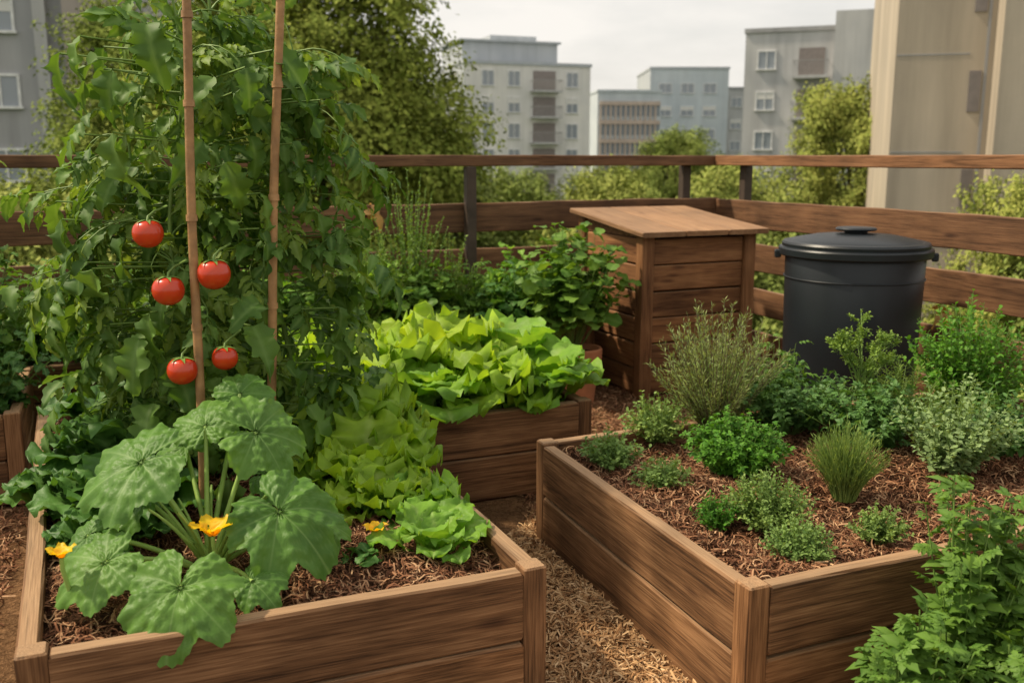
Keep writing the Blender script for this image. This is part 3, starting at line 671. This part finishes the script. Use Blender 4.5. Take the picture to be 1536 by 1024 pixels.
TB=tree_mesh('tree_light',2,12.0,2.7,6.5,60000,.105,L_TREE2,80,.2)
TC=tree_mesh('tree_dark',3,12.5,2.4,8.5,60000,.11,L_TREE3,80,.2)
TD=tree_mesh('tree_low',4,9.5,3.0,5.5,60000,.11,L_TREE2,90,.2)
G=-10.0
def tree(me,x,y,s,rz,sz=None): return link('tree',me,None,(x,y,G),rz,(s,s,(sz or s)))
tree(TA,-4.6,22,1.0,.5,1.06)
tree(TA,-8.8,25,.9,2.0,.96)
tree(TB,-6.6,13,.85,1.0,1.0)
tree(TC,-2.6,26,1.0,1.0,1.06)
tree(TB,11.8,34,1.05,.3,1.25)
tree(TC,14.3,37,.95,2.3,1.2)
tree(TB,8.75,16.2,.6,.4,1.0)
tree(TB,9.9,15.4,.8,1.4,1.14)
tree(TB,7.1,43,.95,2.0,1.13)
tree(TB,5.2,46,.8,3.0,.98)
tree(TC,10.0,46,.9,1.0,.95)
r=np.random.default_rng(77)
low=[(-7,11,.92),(-3.8,11.5,.86),(-.9,13,.93),(2.0,13.5,.9),(4.8,13,.92),(7.2,11.5,.9),(9.5,11,.92),(-5.5,16,1.0),(-2,18,1.05),(1.2,19,1.04),(4.2,20,1.06),(7.6,20,1.04),(10.6,19,1.0),
     (-1,27,1.12),(2.6,29,1.1),(6.2,28,1.12),(9.5,28,1.13),(4,38,1.16),(8.5,38,1.15),(0,40,1.1),(13,30,1.15),(3.5,9.8,.78),(6.2,8.6,.8),(-1.5,10.2,.78),(-4.5,9.2,.76)]
for i,(x,y,s) in enumerate(low):
    if i%4: tree(TD,x,y,s,i*1.3,s*r.uniform(.98,1.03))
    else: link('tree',TB,None,(x,y,G),i*1.1,(1,1,s*.78))

# ---------------------------------------------------------------- buildings
WHITE=concrete('white_render',(.72,.71,.68),.08);BLUEG=concrete('bluegrey_render_shade',(.47,.5,.53),.08)  # wall colours of far buildings raised, with haze mixed into the tone
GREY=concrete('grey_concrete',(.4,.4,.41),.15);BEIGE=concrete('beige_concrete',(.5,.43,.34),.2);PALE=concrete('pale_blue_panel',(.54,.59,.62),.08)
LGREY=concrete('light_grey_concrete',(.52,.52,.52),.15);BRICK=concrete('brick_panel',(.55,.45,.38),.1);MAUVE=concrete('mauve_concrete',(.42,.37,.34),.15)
FRAME=plain('window_frame',(.72,.72,.71),.6);BALC=plain('balcony_metal',(.32,.31,.3),.5)
k=NT('window_glass');k.b.inputs['Base Color'].default_value=(.26,.29,.32,1);k.b.inputs['Roughness'].default_value=.12;k.b.inputs['Specular IOR Level'].default_value=.7;GLASS=k.m
SLOT=plain('dark_window',(.22,.19,.175),.3,.5)
def window(e,face,u,z,w,h,blind=False):
    fr=.09
    def bx(nm,u0,u1,z0,z1,d0,d1,m):
        if face=='f': box(e,nm,u0,u1,-d1,-d0,z0,z1,m)
        else: box(e,nm,-d1,-d0,u0,u1,z0,z1,m)
    bx('glass',u-w/2,u+w/2,z-h/2,z+h/2,-.05,.04,GLASS)
    bx('frame',u-w/2-fr,u+w/2+fr,z+h/2,z+h/2+fr,-.05,.09,FRAME);bx('sill',u-w/2-fr-.05,u+w/2+fr+.05,z-h/2-fr,z-h/2,-.05,.16,FRAME)
    for q in(u-w/2-fr,u-.03,u+w/2): bx('frame',q,q+(fr if q!=u-.03 else .06),z-h/2,z+h/2,-.05,.08,FRAME)
    if blind: bx('blind',u-w/2+.002,u+w/2-.002,z+h*.12,z+h/2-.002,.042,.06,WHITE)
def building(name,x,y,yaw,W,D,top,mat,side=None,wins=(),swins=(),balc=(),z0=G):
    e=empty(name,(x,y,0),math.radians(yaw))
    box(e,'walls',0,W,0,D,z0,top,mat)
    if side: box(e,'side_wall',-.03,-.003,.0,D,z0,top-.01,side)
    box(e,'roof_parapet',-.12,W+.12,-.12,D+.12,top+.003,top+.3,side or mat)
    for i,(u,z,w,h) in enumerate(wins): window(e,'f',u,z,w,h,i%3==1)
    for i,(u,z,w,h) in enumerate(swins): window(e,'s',u,z,w,h,i%2==0)
    for (u0,u1,z) in balc:
        box(e,'balcony_slab',u0,u1,-1.2,-.003,z-.18,z,LGREY);box(e,'balcony_door',u0+.3,u1-.3,-.04,.02,z+.003,z+1.9,SLOT)
        m=MB()
        for q in np.arange(u0+.05,u1,.14): m.add(*boxVF(q,q+.03,-1.18,-1.15,z,z+.95))
        m.add(*boxVF(u0,u1,-1.2,-1.13,z+.95,z+1.0));m.add(*boxVF(u0,u0+.04,-1.2,-.01,z+.9,z+.95));m.add(*boxVF(u1-.04,u1,-1.2,-.01,z+.9,z+.95))
        link('balcony_railing',m.mesh('balcony_railing',[BALC],False),e)
    return e
rows=[9.0,6.5,4.0,1.5,-1.0,-3.5]
b=building('apartment_building',-4.6,96,20,13.3,10.2,10.3,WHITE,BLUEG,  # blue-grey side paints the left facade's shade into its colour
  wins=[(u,z,1.15,1.35) for u in(2.4,5.1,11.3) for z in rows],swins=[(u,z,1.1,1.3) for u in(3,7) for z in rows],
  balc=[(6.8,9.8,z-1.1) for z in rows])
box(b,'penthouse',.4,10.5,2.0,9,10.61,12.6,BLUEG);box(b,'penthouse_roof',.1,10.8,1.7,9.3,12.603,12.8,BLUEG);box(b,'lift_housing',4,9,4,8,12.81,13.5,BLUEG)
rr=[8.05,5.3,2.6,-.1,-2.8]
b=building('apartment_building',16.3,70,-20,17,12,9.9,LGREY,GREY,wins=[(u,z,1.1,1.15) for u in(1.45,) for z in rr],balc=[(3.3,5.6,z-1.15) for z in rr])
box(b,'stair_tower',5.9,17,-1.0,-.003,G,11.0,LGREY)
b=building('apartment_tower',9.75,25.4,-16,10,9,11,BEIGE,BEIGE)
box(b,'tower_wing',2.25,10.2,-.9,-.003,G,11.2,BEIGE)
for z in(.7,3.1,5.5,-1.7): box(b,'window_slot',1.72,2.0,-.04,.02,z-.5,z+.5,SLOT)
box(b,'joint',2.05,2.12,-.02,.02,G,11,GREY)
for z in np.arange(-8,11,2.4): box(b,'floor_joint',-.01,1.7,-.012,.02,z,z+.03,GREY)
b=building('apartment_building',-23,33,12,9.6,9,10,GREY,GREY,wins=[(u,z,1.1,1.0) for u in(2.3,5.6) for z in(6.2,3.7,1.2,-1.4)])
box(b,'pier',7.9,9.8,-.7,-.003,G,10.4,MAUVE);box(b,'pier',6.9,7.3,-.4,-.003,G,10.2,LGREY);box(b,'wing',9.81,11.2,1,8,G,9.4,LGREY)
b=building('office_building',10.2,118,5,7.6,12,9.0,PALE,PALE)
for i in range(5):
    zt=7.6-i*2.2
    box(b,'panel_band',.2,7.5,-.25,-.003,zt-.1,zt+.35,BRICK)
    box(b,'window_band',.2,7.5,-.03,.02,zt-1.35,zt-.11,GLASS)
    for j in range(12): box(b,'pier',.25+j*.6,.42+j*.6,-.2,-.004,zt-1.83,zt-.103,BRICK)
b=building('office_building',18.6,134,0,10.5,14,13.0,PALE,BLUEG,wins=[(u,z,1.6,1.2) for u in(2,5,8) for z in(10.5,7.5,4.5)])
building('office_building',30.0,140,0,6,10,10.8,LGREY,GREY,wins=[(u,z,1.4,1.2) for u in(1.6,4.2) for z in(9,6,3)])
building('office_building',-30,110,15,20,12,6,LGREY,GREY,wins=[(u,z,1.4,1.2) for u in range(2,19,3) for z in(4,1,-2)])

GRASS=soilmat('ground_grass',(.03,.06,.015),(.09,.12,.035))
m=MB();m.add([(-900,-900,G),(900,-900,G),(900,1500,G),(-900,1500,G)],[(0,1,2,3)]);link('ground',m.mesh('ground',[GRASS],False))

# ---------------------------------------------------------------- light, sky, camera
S=Vector((-.58,.10,.70)).normalized()
sd=bpy.data.lights.new('sun','SUN');sd.energy=4.8;sd.angle=math.radians(3);sd.color=(1.0,.86,.65)
so=bpy.data.objects.new('sun',sd);scene.collection.objects.link(so);so.rotation_euler=(-S).to_track_quat('-Z','Y').to_euler()
w=bpy.data.worlds.new('World');scene.world=w;w.use_nodes=True;nt=w.node_tree;bg=nt.nodes['Background'];bg.inputs[1].default_value=.11
sk=nt.nodes.new('ShaderNodeTexSky');sk.sky_type='NISHITA';sk.sun_disc=False;sk.sun_elevation=math.asin(S.z);sk.sun_rotation=math.atan2(S.x,S.y)
sk.air_density=1.2;sk.dust_density=3.5
tc=nt.nodes.new('ShaderNodeTexCoord');mp=nt.nodes.new('ShaderNodeMapping');mp.inputs['Scale'].default_value=(1.6,1.6,5);nt.links.new(tc.outputs['Generated'],mp.inputs[0])
nz=nt.nodes.new('ShaderNodeTexNoise');nz.inputs['Scale'].default_value=2.2;nz.inputs['Detail'].default_value=7;nz.inputs['Roughness'].default_value=.55;nt.links.new(mp.outputs[0],nz.inputs[0])
rp_=nt.nodes.new('ShaderNodeValToRGB');rp_.color_ramp.elements[0].position=.35;rp_.color_ramp.elements[0].color=(.66,)*3+(1,);rp_.color_ramp.elements[1].position=.62;rp_.color_ramp.elements[1].color=(.97,)*3+(1,)
nt.links.new(nz.outputs['Fac'],rp_.inputs[0])
mx=nt.nodes.new('ShaderNodeMix');mx.data_type='RGBA';nt.links.new(rp_.outputs[0],mx.inputs[0]);nt.links.new(sk.outputs[0],mx.inputs[6]);mx.inputs[7].default_value=(9.1,8.7,8.1,1)
nt.links.new(mx.outputs[2],bg.inputs[0])
cd=bpy.data.cameras.new('camera');co=bpy.data.objects.new('camera',cd);scene.collection.objects.link(co);scene.camera=co
co.location=(0,0,1.5);co.rotation_euler=(math.radians(90-10.81),0,0)
cd.sensor_width=36;cd.lens=36*1450/1536;cd.clip_end=3000;cd.clip_start=.05
cd.dof.use_dof=True;cd.dof.focus_distance=3.1;cd.dof.aperture_fstop=3.2
scene.view_settings.view_transform='Standard';scene.view_settings.look='None';scene.view_settings.exposure=0
